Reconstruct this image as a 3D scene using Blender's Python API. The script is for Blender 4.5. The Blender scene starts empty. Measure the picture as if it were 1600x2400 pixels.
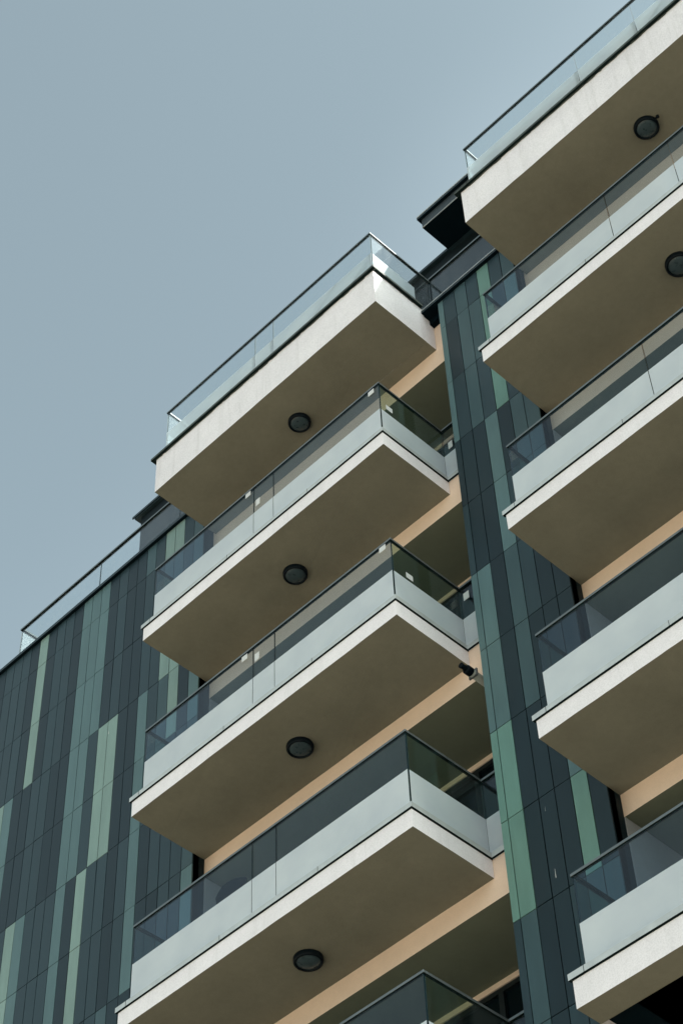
import bpy, bmesh, math, random
from mathutils import Vector, Matrix, noise
random.seed(7)
R = math.radians
sc = bpy.context.scene
col = sc.collection

# ------------------------------------------------------------------ measures
Z0 = 23.34            # height of the top soffit above the street
H = 3.0               # storey
D = 0.961             # balcony projection in front of the cladding plane (y = 0)
YB = 0.19             # plane of the floor edge beams
RI = 0.071            # glass line behind the slab edge
ZR = 1.3835           # handrail top above the soffit
PH = 1.2315           # cladding panel height
PW = 0.2070           # cladding panel width
XP = 4.705            # left edge of the pier
XS = 0.098            # its narrow first strip
XB = XP + XS + 6*0.2049   # right edge of the pier = start of the right bay
LOG = XP              # bay width
XE = XB + LOG         # end of right bay
S = lambda n: Z0 - H*(n-1)

# ------------------------------------------------------------------ materials
def newmat(name):
    m = bpy.data.materials.new(name); m.use_nodes = True
    nt = m.node_tree; nt.nodes.clear()
    out = nt.nodes.new('ShaderNodeOutputMaterial')
    return m, nt, out
def nd(nt, t, **kw):
    n = nt.nodes.new(t)
    for k, v in kw.items():
        if k in n.inputs: n.inputs[k].default_value = v
        else: setattr(n, k, v)
    return n
def ramp(nt, stops):
    n = nt.nodes.new('ShaderNodeValToRGB')
    e = n.color_ramp.elements
    while len(e) < len(stops): e.new(0.5)
    for x, (p, c) in zip(e, stops): x.position = p; x.color = (*c, 1) if len(c) == 3 else c
    return n
def mixc(nt, fac, a, b, mode='MIX'):
    n = nt.nodes.new('ShaderNodeMix'); n.data_type = 'RGBA'; n.blend_type = mode
    for sock, v in ((n.inputs[0], fac), (n.inputs[6], a), (n.inputs[7], b)):
        if isinstance(v, bpy.types.NodeSocket): nt.links.new(v, sock)
        elif isinstance(v, (int, float)): sock.default_value = v
        else: sock.default_value = (*v, 1)
    return n.outputs[2]

def stucco(name, c, rough=.92, grain=.05, mottled=.10, streak=0.0, streak_col=(.25,.24,.22), bump=.35, scale=170):
    m, nt, out = newmat(name); L = nt.links
    b = nd(nt, 'ShaderNodeBsdfPrincipled', Roughness=rough)
    b.inputs['Specular IOR Level'].default_value = .15
    geo = nd(nt, 'ShaderNodeNewGeometry')
    n1 = nd(nt, 'ShaderNodeTexNoise', Scale=scale, Detail=3.0, Roughness=.6)
    n2 = nd(nt, 'ShaderNodeTexNoise', Scale=1.7, Detail=5.0, Roughness=.6)
    n3 = nd(nt, 'ShaderNodeTexNoise', Scale=14.0, Detail=4.0, Roughness=.65)
    for n in (n1, n2, n3): L.new(geo.outputs['Position'], n.inputs['Vector'])
    dark = tuple(x*(1-mottled*1.6) for x in c); lite = tuple(min(.9, x*(1+mottled*.6)) for x in c)
    r2 = ramp(nt, [(.3, dark), (.72, lite)]); L.new(n2.outputs['Fac'], r2.inputs[0])
    r3 = ramp(nt, [(.3, tuple(1-mottled*.9 for _ in c)), (.7, (1,1,1))]); L.new(n3.outputs['Fac'], r3.inputs[0])
    c1 = mixc(nt, 1.0, r2.outputs[0], r3.outputs[0], 'MULTIPLY')
    r1 = ramp(nt, [(.3, tuple(1-grain*3 for _ in c)), (.6, (1,1,1))]); L.new(n1.outputs['Fac'], r1.inputs[0])
    c2 = mixc(nt, 1.0, c1, r1.outputs[0], 'MULTIPLY')
    if streak:
        mp = nd(nt, 'ShaderNodeMapping'); mp.inputs['Scale'].default_value = (9, 9, .35)
        L.new(geo.outputs['Position'], mp.inputs['Vector'])
        ns = nd(nt, 'ShaderNodeTexNoise', Scale=1.0, Detail=4.0, Roughness=.7); L.new(mp.outputs[0], ns.inputs['Vector'])
        rs = ramp(nt, [(.52, (0,0,0)), (.75, (streak,streak,streak))]); L.new(ns.outputs['Fac'], rs.inputs[0])
        c2 = mixc(nt, rs.outputs[0], c2, streak_col)
    L.new(c2, b.inputs['Base Color'])
    bp = nd(nt, 'ShaderNodeBump', Strength=bump, Distance=.004); L.new(n1.outputs['Fac'], bp.inputs['Height'])
    L.new(bp.outputs[0], b.inputs['Normal']); L.new(b.outputs[0], out.inputs[0])
    return m

def plain(name, c, rough=.5, metal=0.0, spec=.4, var=.15, scale=6.0, streak=False):
    m, nt, out = newmat(name); L = nt.links
    b = nd(nt, 'ShaderNodeBsdfPrincipled', Roughness=rough, Metallic=metal)
    b.inputs['Specular IOR Level'].default_value = spec
    geo = nd(nt, 'ShaderNodeNewGeometry')
    vec = geo.outputs['Position']
    if streak:
        mp = nd(nt, 'ShaderNodeMapping'); mp.inputs['Scale'].default_value = (3, 3, .12)
        L.new(vec, mp.inputs['Vector']); vec = mp.outputs[0]
    n = nd(nt, 'ShaderNodeTexNoise', Scale=scale, Detail=5.0, Roughness=.65); L.new(vec, n.inputs['Vector'])
    r = ramp(nt, [(.3, tuple(x*(1-var) for x in c)), (.7, tuple(min(1, x*(1+var)) for x in c))])
    L.new(n.outputs['Fac'], r.inputs[0]); L.new(r.outputs[0], b.inputs['Base Color'])
    rr = nd(nt, 'ShaderNodeMapRange'); rr.inputs[3].default_value = max(.02, rough-.08); rr.inputs[4].default_value = min(1, rough+.1)
    L.new(n.outputs['Fac'], rr.inputs[0]); L.new(rr.outputs[0], b.inputs['Roughness'])
    L.new(b.outputs[0], out.inputs[0])
    return m

def panelmat(name, c):
    """fibre cement cladding board; every board has its own small tone (face attribute 'tone')"""
    m, nt, out = newmat(name); L = nt.links
    b = nd(nt, 'ShaderNodeBsdfPrincipled', Roughness=.42)
    b.inputs['Specular IOR Level'].default_value = PSPEC
    at = nd(nt, 'ShaderNodeAttribute', attribute_name='tone')
    geo = nd(nt, 'ShaderNodeNewGeometry')
    mp = nd(nt, 'ShaderNodeMapping'); mp.inputs['Scale'].default_value = (5, 5, .9); L.new(geo.outputs['Position'], mp.inputs['Vector'])
    n = nd(nt, 'ShaderNodeTexNoise', Scale=1.0, Detail=6.0, Roughness=.65); L.new(mp.outputs[0], n.inputs['Vector'])
    n2 = nd(nt, 'ShaderNodeTexNoise', Scale=160.0, Detail=2.0); L.new(geo.outputs['Position'], n2.inputs['Vector'])
    r = ramp(nt, [(.3, tuple(x*.88 for x in c)), (.72, tuple(x*1.12 for x in c))]); L.new(n.outputs['Fac'], r.inputs[0])
    r2 = ramp(nt, [(.3, (.86,.86,.86)), (.65, (1.03,1.03,1.03))]); L.new(n2.outputs['Fac'], r2.inputs[0])
    c1 = mixc(nt, 1.0, r.outputs[0], r2.outputs[0], 'MULTIPLY')
    c2 = mixc(nt, 1.0, c1, at.outputs['Color'], 'MULTIPLY')
    L.new(c2, b.inputs['Base Color'])
    rr = nd(nt, 'ShaderNodeMapRange'); rr.inputs[3].default_value = .34; rr.inputs[4].default_value = .52
    L.new(n.outputs['Fac'], rr.inputs[0]); L.new(rr.outputs[0], b.inputs['Roughness'])
    L.new(b.outputs[0], out.inputs[0])
    return m

def glassmat(name, tint, boost=1.0, dirt=.03):
    """pane: Schlick reflection over a tinted clear body, with a thin film of dust"""
    m, nt, out = newmat(name); L = nt.links
    geo = nd(nt, 'ShaderNodeNewGeometry')
    dot = nd(nt, 'ShaderNodeVectorMath', operation='DOT_PRODUCT')
    L.new(geo.outputs['Normal'], dot.inputs[0]); L.new(geo.outputs['Incoming'], dot.inputs[1])
    ab = nd(nt, 'ShaderNodeMath', operation='ABSOLUTE'); L.new(dot.outputs['Value'], ab.inputs[0])
    om = nd(nt, 'ShaderNodeMath', operation='SUBTRACT'); om.inputs[0].default_value = 1; L.new(ab.outputs[0], om.inputs[1])
    pw = nd(nt, 'ShaderNodeMath', operation='POWER'); L.new(om.outputs[0], pw.inputs[0]); pw.inputs[1].default_value = 5
    ma = nd(nt, 'ShaderNodeMath', operation='MULTIPLY_ADD'); L.new(pw.outputs[0], ma.inputs[0]); ma.inputs[1].default_value = .96*boost; ma.inputs[2].default_value = .04*boost
    tr = nd(nt, 'ShaderNodeBsdfTransparent', Color=(*tint, 1))
    gl = nd(nt, 'ShaderNodeBsdfGlossy', Roughness=.015, Color=(.95,.97,1,1))
    mx = nd(nt, 'ShaderNodeMixShader'); L.new(ma.outputs[0], mx.inputs[0]); L.new(tr.outputs[0], mx.inputs[1]); L.new(gl.outputs[0], mx.inputs[2])
    df = nd(nt, 'ShaderNodeBsdfDiffuse', Color=(.5,.52,.52,1))
    mp = nd(nt, 'ShaderNodeMapping'); mp.inputs['Scale'].default_value = (6, 6, .8); L.new(geo.outputs['Position'], mp.inputs['Vector'])
    n = nd(nt, 'ShaderNodeTexNoise', Scale=1.3, Detail=6.0, Roughness=.7); L.new(mp.outputs[0], n.inputs['Vector'])
    rr = nd(nt, 'ShaderNodeMapRange'); rr.inputs[1].default_value = .4; rr.inputs[2].default_value = .8; rr.inputs[3].default_value = dirt*.35; rr.inputs[4].default_value = dirt*3
    L.new(n.outputs['Fac'], rr.inputs[0])
    m2 = nd(nt, 'ShaderNodeMixShader'); L.new(rr.outputs[0], m2.inputs[0]); L.new(mx.outputs[0], m2.inputs[1]); L.new(df.outputs[0], m2.inputs[2])
    L.new(m2.outputs[0], out.inputs[0])
    return m

def frostmat(name, clear=.06, trans=.22):
    m, nt, out = newmat(name); L = nt.links
    geo = nd(nt, 'ShaderNodeNewGeometry')
    n = nd(nt, 'ShaderNodeTexNoise', Scale=2.2, Detail=4.0); L.new(geo.outputs['Position'], n.inputs['Vector'])
    r = ramp(nt, [(.3, (.60,.655,.71)), (.7, (.69,.74,.78))]); L.new(n.outputs['Fac'], r.inputs[0])
    d = nd(nt, 'ShaderNodeBsdfPrincipled', Roughness=.35); d.inputs['Specular IOR Level'].default_value = .3
    L.new(r.outputs[0], d.inputs['Base Color'])
    t = nd(nt, 'ShaderNodeBsdfTranslucent'); L.new(r.outputs[0], t.inputs['Color'])
    mx = nd(nt, 'ShaderNodeMixShader'); mx.inputs[0].default_value = trans
    L.new(d.outputs[0], mx.inputs[1]); L.new(t.outputs[0], mx.inputs[2])
    cl = nd(nt, 'ShaderNodeBsdfTransparent', Color=(.85,.9,.9,1))
    m2 = nd(nt, 'ShaderNodeMixShader'); m2.inputs[0].default_value = clear
    L.new(mx.outputs[0], m2.inputs[1]); L.new(cl.outputs[0], m2.inputs[2])
    L.new(m2.outputs[0], out.inputs[0])
    return m

PSPEC = .22
M = {}
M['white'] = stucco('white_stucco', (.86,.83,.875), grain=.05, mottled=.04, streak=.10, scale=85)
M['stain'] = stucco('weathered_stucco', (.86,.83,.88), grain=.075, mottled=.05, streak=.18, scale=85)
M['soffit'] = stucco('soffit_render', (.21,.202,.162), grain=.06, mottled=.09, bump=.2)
M['beam'] = stucco('beam_warm_bounce', (.87,.67,.54), grain=.04, mottled=.04, bump=.25)  # white render with the peach bounce light put into its colour
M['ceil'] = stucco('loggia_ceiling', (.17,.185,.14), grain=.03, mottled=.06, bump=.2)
M['grey'] = stucco('loggia_side_wall', (.35,.355,.375), grain=.05, mottled=.05)
M['D'] = panelmat('board_dark', (.012,.026,.034))
M['M'] = panelmat('board_slate', (.023,.045,.056))
M['N'] = panelmat('board_grey_teal', (.045,.083,.096))
M['T'] = panelmat('board_teal', (.088,.155,.168))
M['G'] = panelmat('board_sage', (.195,.29,.27))
M['K'] = panelmat('board_green', (.13,.25,.22))
M['back'] = plain('dark_backing', (.004,.010,.013), .8, spec=.1)  # dark backing behind the boards, also the core walls
M['cap'] = plain('dark_coping', (.010,.022,.028), .45, spec=.35)
M['highlight'] = plain('edge_highlight', (.45,.48,.50), .4, .3)  # pale strips paint the bright highlight along coping and canopy edges
M['pent'] = plain('penthouse_cladding', (.004,.009,.012), .6, spec=.15, streak=True)
M['fascia'] = plain('canopy_fascia', (.035,.046,.055), .5, spec=.3)
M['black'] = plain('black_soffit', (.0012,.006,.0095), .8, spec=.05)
M['reveal'] = plain('dark_reveal', (.004,.013,.018), .6, spec=.15)
M['rail'] = plain('handrail_metal', (.13,.15,.16), .4, .4, spec=.5)
M['flash'] = plain('grey_flashing', (.50,.53,.54), .5, .3, spec=.4, var=.12, scale=5)
M['dflash'] = plain('weathered_flashing', (.045,.055,.047), .6, .2, var=.6, scale=9)
M['drip'] = plain('edge_shade_and_joint', (.006,.012,.012), .9, spec=.05)  # paints shade on undersides and below flashing; also dark flashing joints
M['glass'] = glassmat('clear_pane', (.70,.80,.87), .66, .007)
M['eglass'] = glassmat('end_pane', (.74,.85,.79), .75, .008)
M['rglass'] = glassmat('roof_pane', (.93,.955,.955), .7, .014)
M['gedge'] = plain('pane_edge', (.006,.022,.026), .2, spec=.5)
M['frost'] = frostmat('frosted_film')
M['rfrost'] = frostmat('roof_film', .45, .45)
M['sticker'] = plain('paper_sticker', (.58,.59,.60), .6, var=.05)
M['win'] = plain('window_pane', (.0015,.006,.009), .06, spec=.35, var=.1)
M['frame'] = plain('window_frame', (.006,.012,.015), .5)
M['lamp'] = plain('lamp_housing', (.0012,.005,.009), .5, spec=.12)
M['lens'] = plain('lamp_lens', (.040,.062,.074), .28, spec=.5, var=.2, scale=14)
M['pipe'] = plain('grey_pipe', (.42,.45,.43), .4, spec=.4, var=.08)
M['chair'] = plain('dark_rattan', (.002,.004,.006), .8, spec=.02)
M['floor'] = stucco('floor_screed', (.35,.33,.30))
M['ground'] = stucco('paving', (.26,.235,.185), grain=.05, mottled=.15, bump=.2, scale=12)

# ------------------------------------------------------------------ mesh helper
class MB:
    def __init__(s): s.v = []; s.f = []; s.m = []; s.mats = []; s.tone = []
    def mi(s, k):
        if k not in s.mats: s.mats.append(k)
        return s.mats.index(k)
    def quad(s, pts, k, tone=1.0):
        b = len(s.v); s.v += [tuple(p) for p in pts]; s.f.append(tuple(range(b, b+len(pts)))); s.m.append(s.mi(k)); s.tone.append(tone)
    def box(s, x0, x1, y0, y1, z0, z1, k, bottom=None, front=None, sides=None, top=None, tone=1.0, left=None, right=None, back=None):
        b = len(s.v)
        s.v += [(x0,y0,z0),(x1,y0,z0),(x1,y1,z0),(x0,y1,z0),(x0,y0,z1),(x1,y0,z1),(x1,y1,z1),(x0,y1,z1)]
        F = [((0,3,2,1), bottom or k), ((4,5,6,7), top or k), ((0,1,5,4), front or k), ((2,3,7,6), back or k),
             ((1,2,6,5), right or sides or k), ((3,0,4,7), left or sides or k)]
        for f, kk in F: s.f.append(tuple(b+i for i in f)); s.m.append(s.mi(kk)); s.tone.append(tone)
    def cyl(s, p0, p1, r0, r1, k, n=24, caps=True, kcap=None):
        p0 = Vector(p0); p1 = Vector(p1); a = (p1-p0).normalized()
        u = a.orthogonal().normalized(); w = a.cross(u); b = len(s.v)
        for p, r in ((p0, r0), (p1, r1)):
            for i in range(n):
                t = 2*math.pi*i/n; s.v.append(tuple(p + u*r*math.cos(t) + w*r*math.sin(t)))
        for i in range(n):
            j = (i+1) % n; s.f.append((b+i, b+j, b+n+j, b+n+i)); s.m.append(s.mi(k)); s.tone.append(1)
        if caps:
            s.f.append(tuple(b+i for i in range(n))[::-1]); s.m.append(s.mi(kcap or k)); s.tone.append(1)
            s.f.append(tuple(b+n+i for i in range(n))); s.m.append(s.mi(kcap or k)); s.tone.append(1)
    def lathe(s, c, prof, k, n=40):
        """profile of (radius, z) turned about the vertical through c"""
        b = len(s.v)
        for r, z in prof:
            for i in range(n):
                t = 2*math.pi*i/n; s.v.append((c[0]+r*math.cos(t), c[1]+r*math.sin(t), c[2]+z))
        for q in range(len(prof)-1):
            for i in range(n):
                j = (i+1) % n; s.f.append((b+q*n+i, b+q*n+j, b+(q+1)*n+j, b+(q+1)*n+i)); s.m.append(s.mi(k)); s.tone.append(1)
    def build(s, name, parent=None, bevel=0, smooth=False, tones=False):
        me = bpy.data.meshes.new(name); me.from_pydata(s.v, [], s.f)
        for k in s.mats: me.materials.append(M[k])
        me.polygons.foreach_set('material_index', s.m)
        if smooth: me.polygons.foreach_set('use_smooth', [True]*len(s.f))
        me.update()
        if tones:
            a = me.attributes.new('tone', 'FLOAT_COLOR', 'FACE')
            for d, t in zip(a.data, s.tone): d.color = (t, t, t, 1)
        bm = bmesh.new(); bm.from_mesh(me); bmesh.ops.recalc_face_normals(bm, faces=bm.faces); bm.to_mesh(me); bm.free()
        o = bpy.data.objects.new(name, me); col.objects.link(o)
        if parent: o.parent = parent
        if bevel:
            md = o.modifiers.new('Bevel', 'BEVEL'); md.width = bevel; md.segments = 2; md.limit_method = 'ANGLE'; md.angle_limit = R(50)
        return o
def empty(name, loc=(0,0,0)):
    o = bpy.data.objects.new(name, None); o.location = loc; col.objects.link(o); return o
def tag(o, label, cat=None, group=None, kind=None):
    if label: o['label'] = label
    if cat: o['category'] = cat
    if group: o['group'] = group
    if kind: o['kind'] = kind
    return o

# ------------------------------------------------------------------ ground
g = MB(); g.quad([(-1500,-1500,0),(1500,-1500,0),(1500,1500,0),(-1500,1500,0)], 'ground')
tag(g.build('ground'), 'warm grey paved ground in front of the building', kind='structure')

# ------------------------------------------------------------------ the building
B = empty('apartment_building')
tag(B, 'apartment building with green and slate cladding strips and stacked white glass-railed balconies', 'building')

TOPZ = Z0 + .62
def rowz(r):   # (low, high) of cladding row r; row 0 sits under the coping
    hi = TOPZ if r == 0 else Z0 + .0102 - (r-1)*PH
    return Z0 + .0102 - r*PH, hi

def cladding(name, xs, table, label, n_rows=19):
    mb = MB(); gx, gz, th = .0055, .005, .016
    for r in range(n_rows):
        lo, hi = rowz(r); lo = max(lo, 0.05)
        if hi - lo < .1: continue
        for c in range(len(xs)-1):
            a, b = sorted((xs[c], xs[c+1]))
            k = table(c, r)
            tl, tw = random.gauss(0, .0007), random.gauss(0, .0007)
            t = random.uniform(.93, 1.07)
            x0, x1, z0, z1 = a+gx, b-gx, lo+gz, hi-gz
            p = [(x0, -tl-tw, z0), (x1, tl-tw, z0), (x1, tl+tw, z1), (x0, -tl+tw, z1)]
            q = [(x0, th, z0), (x1, th, z0), (x1, th, z1), (x0, th, z1)]
            mb.quad(p, k, t)
            for i in range(4):
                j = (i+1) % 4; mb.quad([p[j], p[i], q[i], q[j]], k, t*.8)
    x0, x1 = min(xs), max(xs)
    mb.box(x0, x1, th, .10, .02, TOPZ, 'back')
    return mb

# left wall: column k runs leftwards from x = 0, one letter per row from the coping down
LEFT = {
 0:'NNTTNNTMMDMM', 1:'MMDDMMMMDMMM', 2:'GNGGMMMMMMDM', 3:'GNGNNMDMDMMD', 4:'MMMMMDDMMDMM', 5:'NMMTTTTDDDMM',
 6:'DDDDDMMDDMMD', 7:'DDDDDDDNMMDM', 8:'MMMGGMMMDDTM', 9:'DDDGGMMDMMMD', 10:'TTTMMGGDMDNM', 11:'TTTTTDDMTMMM',
 12:'TTTTTTTMDMMT', 13:'DDDDDMMGMDDM', 14:'MMMDDMMMMDMM', 15:'MMMMMMMTDMMM', 16:'DDDMMTTTMMDG', 17:'GGGDDGGMMDDM', 18:'DDDDDMMMDGMM',
 19:'MMMTTDDDMMMM', 20:'MMMGGMMTTMMD', 21:'MMMMMDDTTMDD', 22:'DDDMMMMDDTTM', 23:'MMMTTGGMMDDM', 24:'NNNDDMMDDMMM',
 25:'DDDMMDDTTDDM', 26:'MMMDDMMMMGGD', 27:'DDDNNDDMMDDM'}
def left_table(c, r):
    s = LEFT.get(c, 'MMDDMMDDMMDD'); return s[r] if r < len(s) else random.choice('DDMMMT')
PIER = {0:'TTTDMTTKKMMM', 1:'MDMDDTTKKNNM', 2:'NNNDDDDDDDDM', 3:'MNMTTNNDDDMM', 4:'KKKDMMDDDMMM', 5:'MMMNNDDTKNMM', 6:'NTNNNDDDDNMM'}
def pier_table(c, r):
    s = PIER[c]; return s[r] if r < len(s) else random.choice('DDMMMT')

WL = .2095
lw = cladding('cladding_wall', [-k*WL for k in range(0, 48)], left_table, None)
# two white drips of sealant on the boards
def drip(mb, x, z, w, h):
    mb.quad([(x-w, -.004, z-h), (x+w*.6, -.004, z-h*.9), (x+w*.2, -.004, z+h), (x-w*.3, -.004, z+h)], 'sticker')
drip(lw, -1.856, Z0-2.69, .007, .028)
lw.build('cladding_wall', B, tones=True)
pw_ = cladding('cladding_wall', [XP, XP+XS] + [XP+XS+.2049*(k+1) for k in range(6)], pier_table, None)
drip(pw_, 5.288, S(4)-.598, .005, .055); drip(pw_, 5.277, S(4)+.214, .002, .03)
pw_.build('cladding_wall', B, tones=True)
rw = cladding('cladding_wall', [XE + .205*k for k in range(0, 8)], lambda c, r: random.choice('DDMMMNTG'), None)
rw.build('cladding_wall', B, tones=True)

# coping along the parapet
for a, b in ((-10, .03), (4.425, XB+.03), (XE-.3, XE+1.5)):
    cp = MB()
    cp.box(a, b, -.05, .40, Z0+.618, Z0+.675, 'cap', bottom='black')  # black underside paints in the shadow gap of the overhang
    if a > 0: cp.box(a, b, -.056, -.0505, Z0+.664, Z0+.678, 'highlight')
    cp.box(a, b, .11, .40, Z0+.505, Z0+.617, 'black')  # black block paints the dark of the recess below
    cp.build('coping', B)

# body of the building, roof and hidden walls
bd = MB()
bd.box(-10, XE+1.6, 1.30, 11, .02, Z0+.55, 'back')
bd.box(-10, -.02, .101, 1.299, .02, Z0+.55, 'back')
bd.box(XP+.02, XB-.02, .101, 1.299, .02, Z0+.55, 'back')
bd.box(XE+.02, XE+1.6, .101, 1.299, .02, Z0+.55, 'back')
bd.build('core_wall', B)
rf = MB(); rf.box(-10, XE+1.6, .40, 11, Z0+.56, Z0+.62, 'floor'); rf.build('roof', B)

# penthouse
ph = MB()
ph.box(-2.78, XE+1.6, 1.0, 7, Z0+.62, Z0+3.49, 'pent')
p = ph.build('penthouse_wall', B)
rr = MB(); rr.box(-2.88, XE+1.6, .94, 7.1, Z0+3.495, Z0+3.55, 'cap'); rr.box(-2.92, 3.0, .92, .939, Z0+3.525, Z0+3.575, 'cap')
rr.build('penthouse_roof', B)
cn = MB()
cn.box(4.285, XE+1.6, .40, 1.6, Z0+3.50, Z0+3.72, 'fascia', bottom='black', left='cap')
cn.box(4.285, XE+1.6, .392, .404, Z0+3.497, Z0+3.507, 'highlight')
cn.box(4.235, XE+1.6, .35, 1.6, Z0+3.722, Z0+3.785, 'cap', bottom='black')
cn.box(4.235, XE+1.6, .344, .352, Z0+3.77, Z0+3.79, 'highlight')
cn.build('canopy', B)

# ------------------------------------------------------------------ bays: floor edges, ceilings, windows
def bay(x0, x1, levels):
    for n in levels:
        s = S(n); drop = .36 if n == 1 else .275
        top = s+.50 if n == 1 else s+.235
        f = MB()
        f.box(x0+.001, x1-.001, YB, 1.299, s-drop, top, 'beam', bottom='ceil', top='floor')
        f.build('floor_edge', B)
        zl = s-drop-.07
        l = MB(); l.box(x0+.012, x1-.012, 1.15, 1.298, zl, s-drop-.001, 'beam'); l.build('lintel', B)
        zf = s-H+.236; x0w, x1w = x0+.012, x1-.012
        w = MB()
        w.box(x0w, x1w, 1.20, 1.29, zf, zl-.001, 'win')
        win = w.build('window', B)
        fr = MB(); nb = 4
        for i in range(nb+1):
            xx = x0w + (x1w-x0w)*i/nb
            fr.box(max(x0w, xx-.035), min(x1w, xx+.035), 1.165, 1.199, zf, zl-.061, 'frame')
        fr.box(x0w, x1w, 1.165, 1.199, zl-.06, zl-.002, 'frame')
        fr.build('window_frame', win)
    # side linings: dark board reveal in front, pale render further in
    sd = MB(); zl, zh = S(levels[-1])-3, Z0-.361
    sd.box(x0-.012, x0, .017, YB+.0, zl, Z0+.61, 'reveal')
    for n in levels:
        sd.box(x0+.0005, x0+.011, YB+.002, 1.297, S(n)-H+.237, S(n)-(.361 if n == 1 else .276), 'grey')
        sd.box(x1-.011, x1-.0005, YB+.002, 1.297, S(n)-H+.237, S(n)-(.361 if n == 1 else .276), 'grey')
    sd.box(x1, x1+.012, .017, YB, zl, Z0+.61, 'reveal')
    sd.build('side_lining', B)
bay(0, XP, range(1, 8)); bay(XB, XE, range(1, 8))

# ------------------------------------------------------------------ balconies
def slab(x0, x1, y0, y1, z0, z1, deep=False, stained=False):
    """rendered slab, its lower arris a little uneven as trowelled render is"""
    mb = MB(); k = 'stain' if stained else 'white'
    nx = 48; ny = 12
    loop = [(x0+(x1-x0)*i/nx, y0) for i in range(nx)] + [(x1, y0+(y1-y0)*i/ny) for i in range(ny)] + [(x1-(x1-x0)*i/nx, y1) for i in range(nx)] + [(x0, y1-(y1-y0)*i/ny) for i in range(ny)]
    def jit(x, y, z, a): return noise.noise(Vector((x*2.3, y*2.3, z)))*a + noise.noise(Vector((x*9, y*9, z+5)))*a*.5
    cx, cy = (x0+x1)/2, (y0+y1)/2
    lo = []; hi = []
    for x, y in loop:
        o = jit(x, y, z0, .003)
        ex = 1 if abs(x-x1) < 1e-6 else (-1 if abs(x-x0) < 1e-6 else 0); ey = -1 if abs(y-y0) < 1e-6 else 0
        lo.append((x+ex*o, y+ey*o, z0+jit(x+3, y, z0, .0035))); hi.append((x, y, z1))
    n = len(loop)
    for i in range(n):
        j = (i+1) % n
        if loop[i][1] > y1-1e-6 and loop[j][1] > y1-1e-6: continue
        mb.quad([lo[i], lo[j], hi[j], hi[i]], k)
    if not deep:
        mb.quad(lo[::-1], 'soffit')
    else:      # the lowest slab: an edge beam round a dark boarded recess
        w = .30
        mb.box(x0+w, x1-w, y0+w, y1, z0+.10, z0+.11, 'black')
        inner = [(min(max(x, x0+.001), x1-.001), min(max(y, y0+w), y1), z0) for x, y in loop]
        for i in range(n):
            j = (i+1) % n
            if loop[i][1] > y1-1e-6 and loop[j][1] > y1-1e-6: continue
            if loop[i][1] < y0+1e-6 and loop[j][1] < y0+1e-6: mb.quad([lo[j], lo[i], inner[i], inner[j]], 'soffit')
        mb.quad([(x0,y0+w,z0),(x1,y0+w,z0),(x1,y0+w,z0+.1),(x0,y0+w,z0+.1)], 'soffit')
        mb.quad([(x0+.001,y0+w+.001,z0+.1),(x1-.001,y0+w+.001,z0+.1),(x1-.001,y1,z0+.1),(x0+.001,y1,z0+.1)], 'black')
    mb.quad(hi, 'floor')
    return mb

def pane(mb, a, b, y0, y1, z0, z1, axis, key):
    """one glass pane: faces clear, edges dark"""
    if axis == 'x': mb.box(a, b, y0, y1, z0, z1, 'gedge', front=key, back=key)
    else: mb.box(a, b, y0, y1, z0, z1, 'gedge', left=key, right=key)

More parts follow.
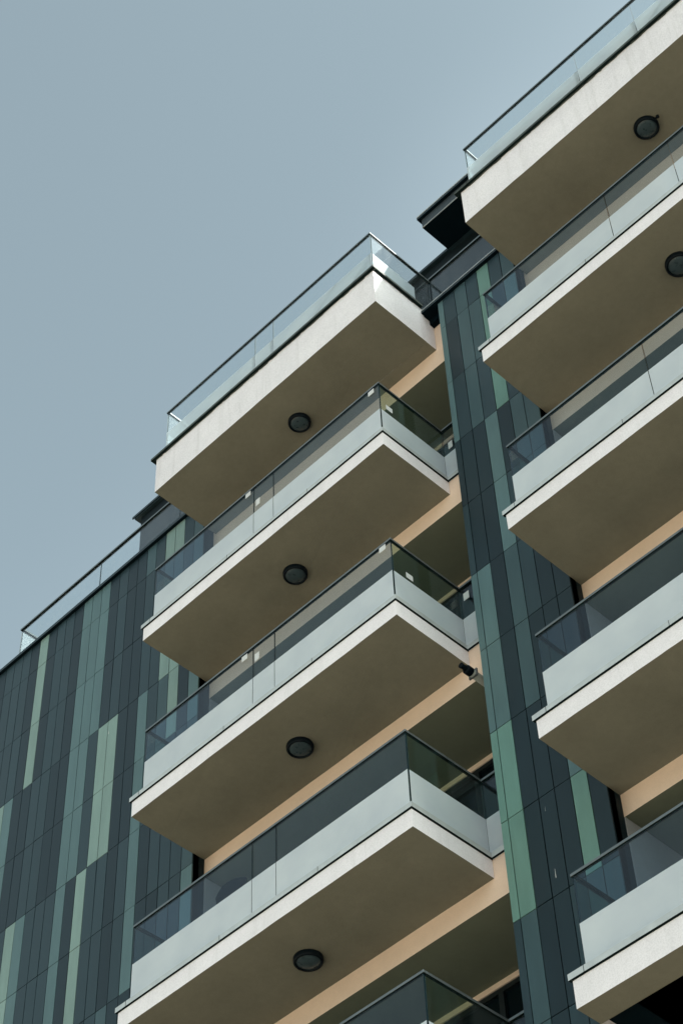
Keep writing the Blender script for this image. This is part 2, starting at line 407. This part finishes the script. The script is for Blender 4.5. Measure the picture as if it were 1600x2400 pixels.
def balcony(x0, x1, n, seams, stickers, right_to, roof=False, deep=False, label=None):
    s = S(n)
    tf = .735 if roof else (.285 if deep else .235)
    bal = slab(x0, x1, -D, (-.0 if roof else YB-.001), s, s+tf, deep, roof)
    if roof:   # the deep roof slab runs under the coping and back to the floor edge
        bal.box(x0+.002, x1-.002, .0005, YB-.001, s+.0005, s+.60, 'stain', bottom='soffit')
    b = bal.build('balcony', B, bevel=.004)
    if label: b['label'] = label
    # metal flashing round the slab top
    fl = MB(); o = .045 if roof else .020; zt = s+tf; fh = .045 if roof else .065
    k = 'dflash' if roof else 'flash'
    yend = -.055 if roof else YB-.003
    ol = .08 if roof else .032
    fl.box(x0-ol, x1+o, -D-o, -D+.02, zt+.001, zt+fh, k, bottom='drip')
    fl.box(x1-.02, x1+o, -D+.0205, yend, zt+.001, zt+fh, k, bottom='drip')
    fl.box(x0-(ol if roof else .014), x0+.02, -D+.0205, -.02 if not roof else -.055, zt+.001, zt+fh, k, bottom='drip' if roof else None)
    if not roof:
        fl.box(x0-.006, x1+.010, -D-.010, -D+.019, zt-.008, zt, 'drip')  # dark strip painted as the shadow line of the flashing
        fl.box(x1-.019, x1+.010, -D+.0195, yend, zt-.008, zt, 'drip')
        fl.box(x1+.021, right_to, YB-.03, YB-.002, zt+.001, zt+fh, k, bottom='drip')
    else:
        # lumps of old sealant and mortar under the weathered flashing
        for i in range(70):
            xx = random.uniform(x0, x1-.1); l = random.uniform(.03, .16); h = random.uniform(.004, .022)
            fl.box(xx, xx+l, -D-random.uniform(.004, .016), -D+.01, zt-h, zt+.0005, 'dflash')
        for i in range(10):
            yy = random.uniform(-D+.05, -.2); fl.box(x1-.01, x1+random.uniform(.004, .014), yy, yy+random.uniform(.03,.1), zt-random.uniform(.004,.02), zt+.0005, 'dflash')
    # joints in the flashing
    for xx in (x0+.14, x0+1.63, x0+3.1):
        fl.box(xx, xx+.004, -D-o-.002, -D-o+.002, zt, zt+fh+.002, 'drip')
    fl.build('flashing', b)
    # glass line
    gx0, gx1, gy, gb = x0+RI+.03, x1-RI, -D+RI, YB+.055
    if roof: gb = .28
    g0 = zt+fh-.02; gt = s + (1.80 if roof else ZR-.035); zfr = s + (1.32 if roof else .842)
    t = .012; e = .004
    cuts = [gx0] + [x0+q for q in seams] + [gx1]
    kf = 'rglass' if roof else 'glass'; ke = 'rglass' if roof else 'eglass'
    for a, c in zip(cuts, cuts[1:]):
        m = MB(); pane(m, a+e, c-e, gy, gy+t, g0, gt, 'x', kf); pa = m.build('glass_panel', b)
        m = MB(); m.box(a+e+.001, c-e-.001, gy-.0035, gy-.001, g0+.001, zfr, 'rfrost' if roof else 'frost'); m.build('frosted_film', b)
    yl = .0 if not roof else gb
    for xx, ye in ((gx0, yl-.01), (gx1-t, gb)):
        if ye <= gy: continue
        m = MB(); pane(m, xx, xx+t, gy+t+.006, ye, g0, gt, 'y', ke); m.build('glass_panel', b)
        ix = xx+t+.001 if xx > gx0 else xx-.003
        m = MB(); m.box(ix, ix+.002, gy+t+.008, ye-.002 if not roof else -.06, g0+.001, zfr, 'rfrost' if roof else 'frost'); m.build('frosted_film', b)
    # channel the glass stands in
    ch = MB(); ch.box(gx0-.02, gx1+.015, gy-.018, gy+.03, zt+fh+.0005, zt+fh+.022, 'flash' if not roof else 'dflash')
    ch.box(gx1-.03, gx1+.015, gy+.0305, gb if not roof else -.06, zt+fh+.0005, zt+fh+.022, 'flash' if not roof else 'dflash')
    ch.build('glass_channel', b)
    # handrail
    hr = MB(); zr0, zr1 = gt-.012, gt+.033; w0, w1 = -.012, .026
    hr.box(gx0-.012, gx1+.012, gy+w0, gy+w1, zr0+.014, zr1, 'rail', bottom='drip')  # dark underside puts the rail's shade into the colour
    hr.box(gx1-.026, gx1+.012, gy+w1+.0005, gb+.03, zr0+.014, zr1, 'rail', bottom='drip')
    hr.box(gx0-.012, gx0+.026, gy+w1+.0005, yl-.005, zr0+.014, zr1, 'rail' if roof else 'drip')
    if not roof: hr.box(gx1+.0125, right_to+.1, gb-.02, gb+.03, zr0+.014, zr1, 'rail', bottom='drip')
    hr.build('handrail', b, bevel=.004)
    if not roof:   # short return pane between the balcony end and the pier
        m = MB(); pane(m, gx1+.006, right_to+.1, gb, gb+t, g0, gt, 'x', kf); m.build('glass_panel', b)
        m = MB(); m.box(gx1+.007, right_to+.1, gb-.0035, gb-.001, g0+.001, zfr, 'frost'); m.build('frosted_film', b)
    for (ax, u, z, w, h) in stickers:
        m = MB()
        if ax == 'f': m.box(x0+u-w/2, x0+u+w/2, gy-.0065, gy-.0045, s+z-h/2, s+z+h/2, 'sticker')
        elif ax == 'e': m.box(gx1+.004, gx1+.006, u-w/2, u+w/2, s+z-h/2, s+z+h/2, 'sticker')
        else: m.box(x0+u-w/2, x0+u+w/2, gb-.0065, gb-.0045, s+z-h/2, s+z+h/2, 'sticker')
        m.build('sticker', b)
    return b

XA1 = 4.396
A_S = (2.03, 2.40); B_S = (2.01, 2.97)
st2 = [('f', 4.195, 1.29, .10, .085), ('f', 1.928, 1.31, .095, .085), ('f', 2.115, 1.0, .075, .12), ('e', -.73, .965, .11, .085), ('b', 4.45, .985, .07, .13)]
st3 = [('f', 4.20, 1.305, .10, .085), ('f', 1.888, 1.29, .095, .085), ('f', 2.105, 1.15, .075, .12), ('e', -.62, .925, .11, .085), ('b', 4.42, 1.18, .085, .12)]
balcony(.045, 4.45, 1, (2.00, 2.375), [], XP, roof=True, label='topmost balcony of its stack with a deep white fascia, weathered flashing and clear glass')
balcony(0, XA1, 2, A_S, st2, XP)
balcony(0, XA1, 3, A_S, st3, XP)
balcony(0, XA1, 4, A_S, [], XP)
balcony(0, XA1, 5, A_S, [], XP)
balcony(XB+.04, XB+XA1, 1, (2.05, 3.0), [], XE, roof=True)
balcony(XB, XB+XA1, 2, B_S, [], XE)
balcony(XB, XB+XA1, 3, B_S, [], XE)
balcony(XB, XB+XA1, 4, B_S, [], XE)
balcony(XB-.02, XB+XA1, 5, B_S, [], XE, deep=True, label='lowest balcony with a thicker fascia and a dark recess under it')

# roof terrace railing
def railing(segs, label=None):
    for (xa, xb, cuts, ret) in segs:
        hr = MB(); y = .28; zt = Z0+1.835
        hr.box(xa-.02, xb, y-.02, y+.032, zt-.0, zt+.035, 'rail', bottom='drip')
        if ret: hr.box(xa-.02, xa+.032, y+.0325, y+.9, zt, zt+.035, 'rail', bottom='drip')
        q = hr.build('roof_railing', B, bevel=.004)
        pts_ = [xa] + cuts + [xb]
        for a, c in zip(pts_, pts_[1:]):
            m = MB(); pane(m, a+.004, c-.004, y, y+.012, Z0+.68, zt+.012, 'x', 'rglass'); m.build('glass_panel', q)
        if ret:
            m = MB(); pane(m, xa, xa+.012, y+.018, y+.9, Z0+.68, zt+.012, 'y', 'rglass'); m.build('glass_panel', q)
railing([(-4.77, .09, [-2.78, -.9], True), (4.405, XB+.10, [], False)])

# ------------------------------------------------------------------ ceiling lights
def ceiling_light(x, y, z, label, knob=False):
    t = empty('ceiling_light', (x, y, z))
    h = MB(); h.lathe((0,0,0), [(.158,.001),(.160,-.012),(.157,-.045),(.150,-.058),(.138,-.062),(.129,-.058),(.127,-.040),(.10,-.038)], 'lamp', 48)
    if knob: h.cyl((.15,-.02,-.03),(.20,-.03,-.045),.014,.014,'lamp',12); h.cyl((.20,-.03,-.06),(.20,-.03,-.03),.02,.02,'lamp',12)
    h.build('housing', t, smooth=True)
    l = MB(); l.lathe((0,0,0), [(.1265,-.044),(.115,-.052),(.09,-.060),(.05,-.066),(.0005,-.068)], 'lens', 48)
    l.build('lens', t, smooth=True)
    tag(t, label, 'ceiling light', 'round bulkhead lights under the balconies')
ceiling_light(2.335, -.325, S(1), 'round black-rimmed light under the topmost balcony of the left stack')
ceiling_light(2.185, -.318, S(2), 'round black-rimmed light under the second balcony down in the left stack')
ceiling_light(2.210, -.322, S(3), 'round black-rimmed light under the third balcony down in the left stack')
ceiling_light(2.250, -.305, S(4), 'lowest of the round black-rimmed lights, nearest the bottom edge of the photo')
ceiling_light(8.545, -.330, S(1), 'round black-rimmed light with a small knob on its rim, under the upper right balcony', True)
ceiling_light(8.450, -.345, S(2), 'round black-rimmed light cut off by the right edge of the photo')

# ------------------------------------------------------------------ drain pipe under the third balcony
dp = empty('drain_pipe', (4.545, -.02, S(3)-.335))
m = MB(); m.cyl((0,.02,0),(0,1.15,0),.046,.046,'pipe',32); m.build('pipe', dp)
m = MB(); m.cyl((0,-.045,0),(0,.025,0),.053,.053,'lamp',32); m.cyl((0,-.055,0),(0,-.045,0),.045,.052,'lamp',32); m.build('collar', dp)
m = MB(); m.cyl((-.006,-.115,.012),(-.003,-.05,.010),.030,.032,'lamp',24); m.cyl((-.006,-.125,.012),(-.006,-.105,.012),.034,.034,'lamp',24); m.build('nozzle', dp)
m = MB(); m.box(-.06,.06,.055,.075,-.050,.052,'rail'); m.build('bracket', dp)
tag(dp, 'short grey drain pipe with a black nozzle sticking out between balcony and green pier', 'pipe')

# ------------------------------------------------------------------ chair on the fourth balcony
ch = empty('chair', (1.315, -.335, S(4)+.236))
def curved_back():
    mb = MB(); n = 12; rows = 8
    P = []
    for j in range(rows+1):
        v = j/rows; z = .40 + .72*v
        row = []
        for i in range(n+1):
            u = i/n*2-1
            w = .225 + .02*v
            y = -.13 - .14*v + .05*u*u
            zz = z + (.05*(1-u*u) if j == rows else .05*(1-u*u)*v)
            row.append((u*w, y, zz))
        P.append(row)
    for j in range(rows):
        for i in range(n): mb.quad([P[j][i], P[j][i+1], P[j+1][i+1], P[j+1][i]], 'chair')
    return mb
b = curved_back().build('backrest', ch); md = b.modifiers.new('Solid', 'SOLIDIFY'); md.thickness = .03
m = MB(); m.box(-.25, .25, -.16, .30, .38, .44, 'chair'); m.build('seat', ch, bevel=.015)
for sx in (-1, 1):
    m = MB(); m.box(sx*.265-.025, sx*.265+.025, -.18, .30, .60, .64, 'chair'); m.build('armrest', ch, bevel=.01)
    for yy in (-.17, .28):
        m = MB(); m.box(sx*.255-.02, sx*.255+.02, yy-.02, yy+.02, 0, .60 if yy > 0 else .60, 'chair'); m.build('leg', ch)
tag(ch, 'dark high-backed chair standing behind the frosted glass of a left-hand balcony', 'chair')

# ------------------------------------------------------------------ camera
cd = bpy.data.cameras.new('camera'); cam = bpy.data.objects.new('camera', cd); col.objects.link(cam)
yaw, pitch, roll = R(43.6689), R(50.1597), R(-2.7762)
f = Vector((-math.sin(yaw)*math.cos(pitch), math.cos(yaw)*math.cos(pitch), math.sin(pitch)))
rt = Vector((math.cos(yaw), math.sin(yaw), 0)); up = rt.cross(f)
r_ = rt*math.cos(roll) + up*math.sin(roll); u_ = -rt*math.sin(roll) + up*math.cos(roll)
mat = Matrix((( r_.x, u_.x, -f.x, 14.0919), (r_.y, u_.y, -f.y, -11.8986), (r_.z, u_.z, -f.z, -21.7385+Z0), (0,0,0,1)))
cam.matrix_world = mat
cd.sensor_fit = 'HORIZONTAL'; cd.sensor_width = 36; cd.lens = 36*4664.8/1600
cd.clip_end = 4000; cd.clip_start = .1
sc.camera = cam

# ------------------------------------------------------------------ light
HAZE_SHADE_AT = (-4.8, 8.9, -0.5)
SUN_EL, SUN_AZ = 35, 75      # azimuth of the sun, clockwise from +Y
w = bpy.data.worlds.new('World'); sc.world = w; w.use_nodes = True
nt = w.node_tree; nt.nodes.clear()
sky = nt.nodes.new('ShaderNodeTexSky'); sky.sky_type = 'NISHITA'; sky.sun_disc = False
sky.sun_elevation = R(SUN_EL); sky.sun_rotation = R(SUN_AZ)
sky.altitude = 100; sky.air_density = 1.0; sky.dust_density = 5.0; sky.ozone_density = 1.0
hs = nt.nodes.new('ShaderNodeHueSaturation'); hs.inputs['Saturation'].default_value = .40
bg = nt.nodes.new('ShaderNodeBackground'); bg.inputs['Strength'].default_value = .10
wo = nt.nodes.new('ShaderNodeOutputWorld')
nt.links.new(sky.outputs[0], hs.inputs['Color']); tint = nt.nodes.new('ShaderNodeMix'); tint.data_type = 'RGBA'; tint.blend_type = 'MULTIPLY'; tint.inputs[0].default_value = 1
tint.inputs[7].default_value = (.90, 1.025, .965, 1)
nt.links.new(hs.outputs[0], tint.inputs[6]); # soft haze patches, placed to paint the sky darker towards the upper left
tc = nt.nodes.new('ShaderNodeTexCoord'); mp = nt.nodes.new('ShaderNodeMapping'); mp.inputs['Location'].default_value = HAZE_SHADE_AT
nz = nt.nodes.new('ShaderNodeTexNoise'); nz.inputs['Scale'].default_value = 1.5; nz.inputs['Detail'].default_value = 2; nz.inputs['Roughness'].default_value = .5
nt.links.new(tc.outputs['Generated'], mp.inputs[0]); nt.links.new(mp.outputs[0], nz.inputs['Vector'])
hz = ramp(nt, [(.34, (.66, .695, .715)), (.64, (1.10, 1.095, 1.085))]); hz.color_ramp.interpolation = 'EASE'; nt.links.new(nz.outputs['Fac'], hz.inputs[0])
hm = nt.nodes.new('ShaderNodeMix'); hm.data_type = 'RGBA'; hm.blend_type = 'MULTIPLY'; hm.inputs[0].default_value = 1
nt.links.new(tint.outputs[2], hm.inputs[6]); nt.links.new(hz.outputs[0], hm.inputs[7])
nt.links.new(hm.outputs[2], bg.inputs[0]); nt.links.new(bg.outputs[0], wo.inputs[0])
sd_ = bpy.data.lights.new('sun', 'SUN'); sd_.energy = 5.0; sd_.angle = R(.5); sd_.color = (1, .96, .90)
so = bpy.data.objects.new('sun', sd_); col.objects.link(so)
dv = Vector((math.sin(R(SUN_AZ))*math.cos(R(SUN_EL)), math.cos(R(SUN_AZ))*math.cos(R(SUN_EL)), math.sin(R(SUN_EL))))
so.rotation_euler = dv.to_track_quat('Z', 'Y').to_euler(); so.location = (0, -20, 60)

vs = sc.view_settings; vs.view_transform = 'Standard'; vs.look = 'None'; vs.gamma = 1; vs.exposure = 1.87
sc.cycles.max_bounces = 10; sc.cycles.transparent_max_bounces = 24; sc.cycles.diffuse_bounces = 5
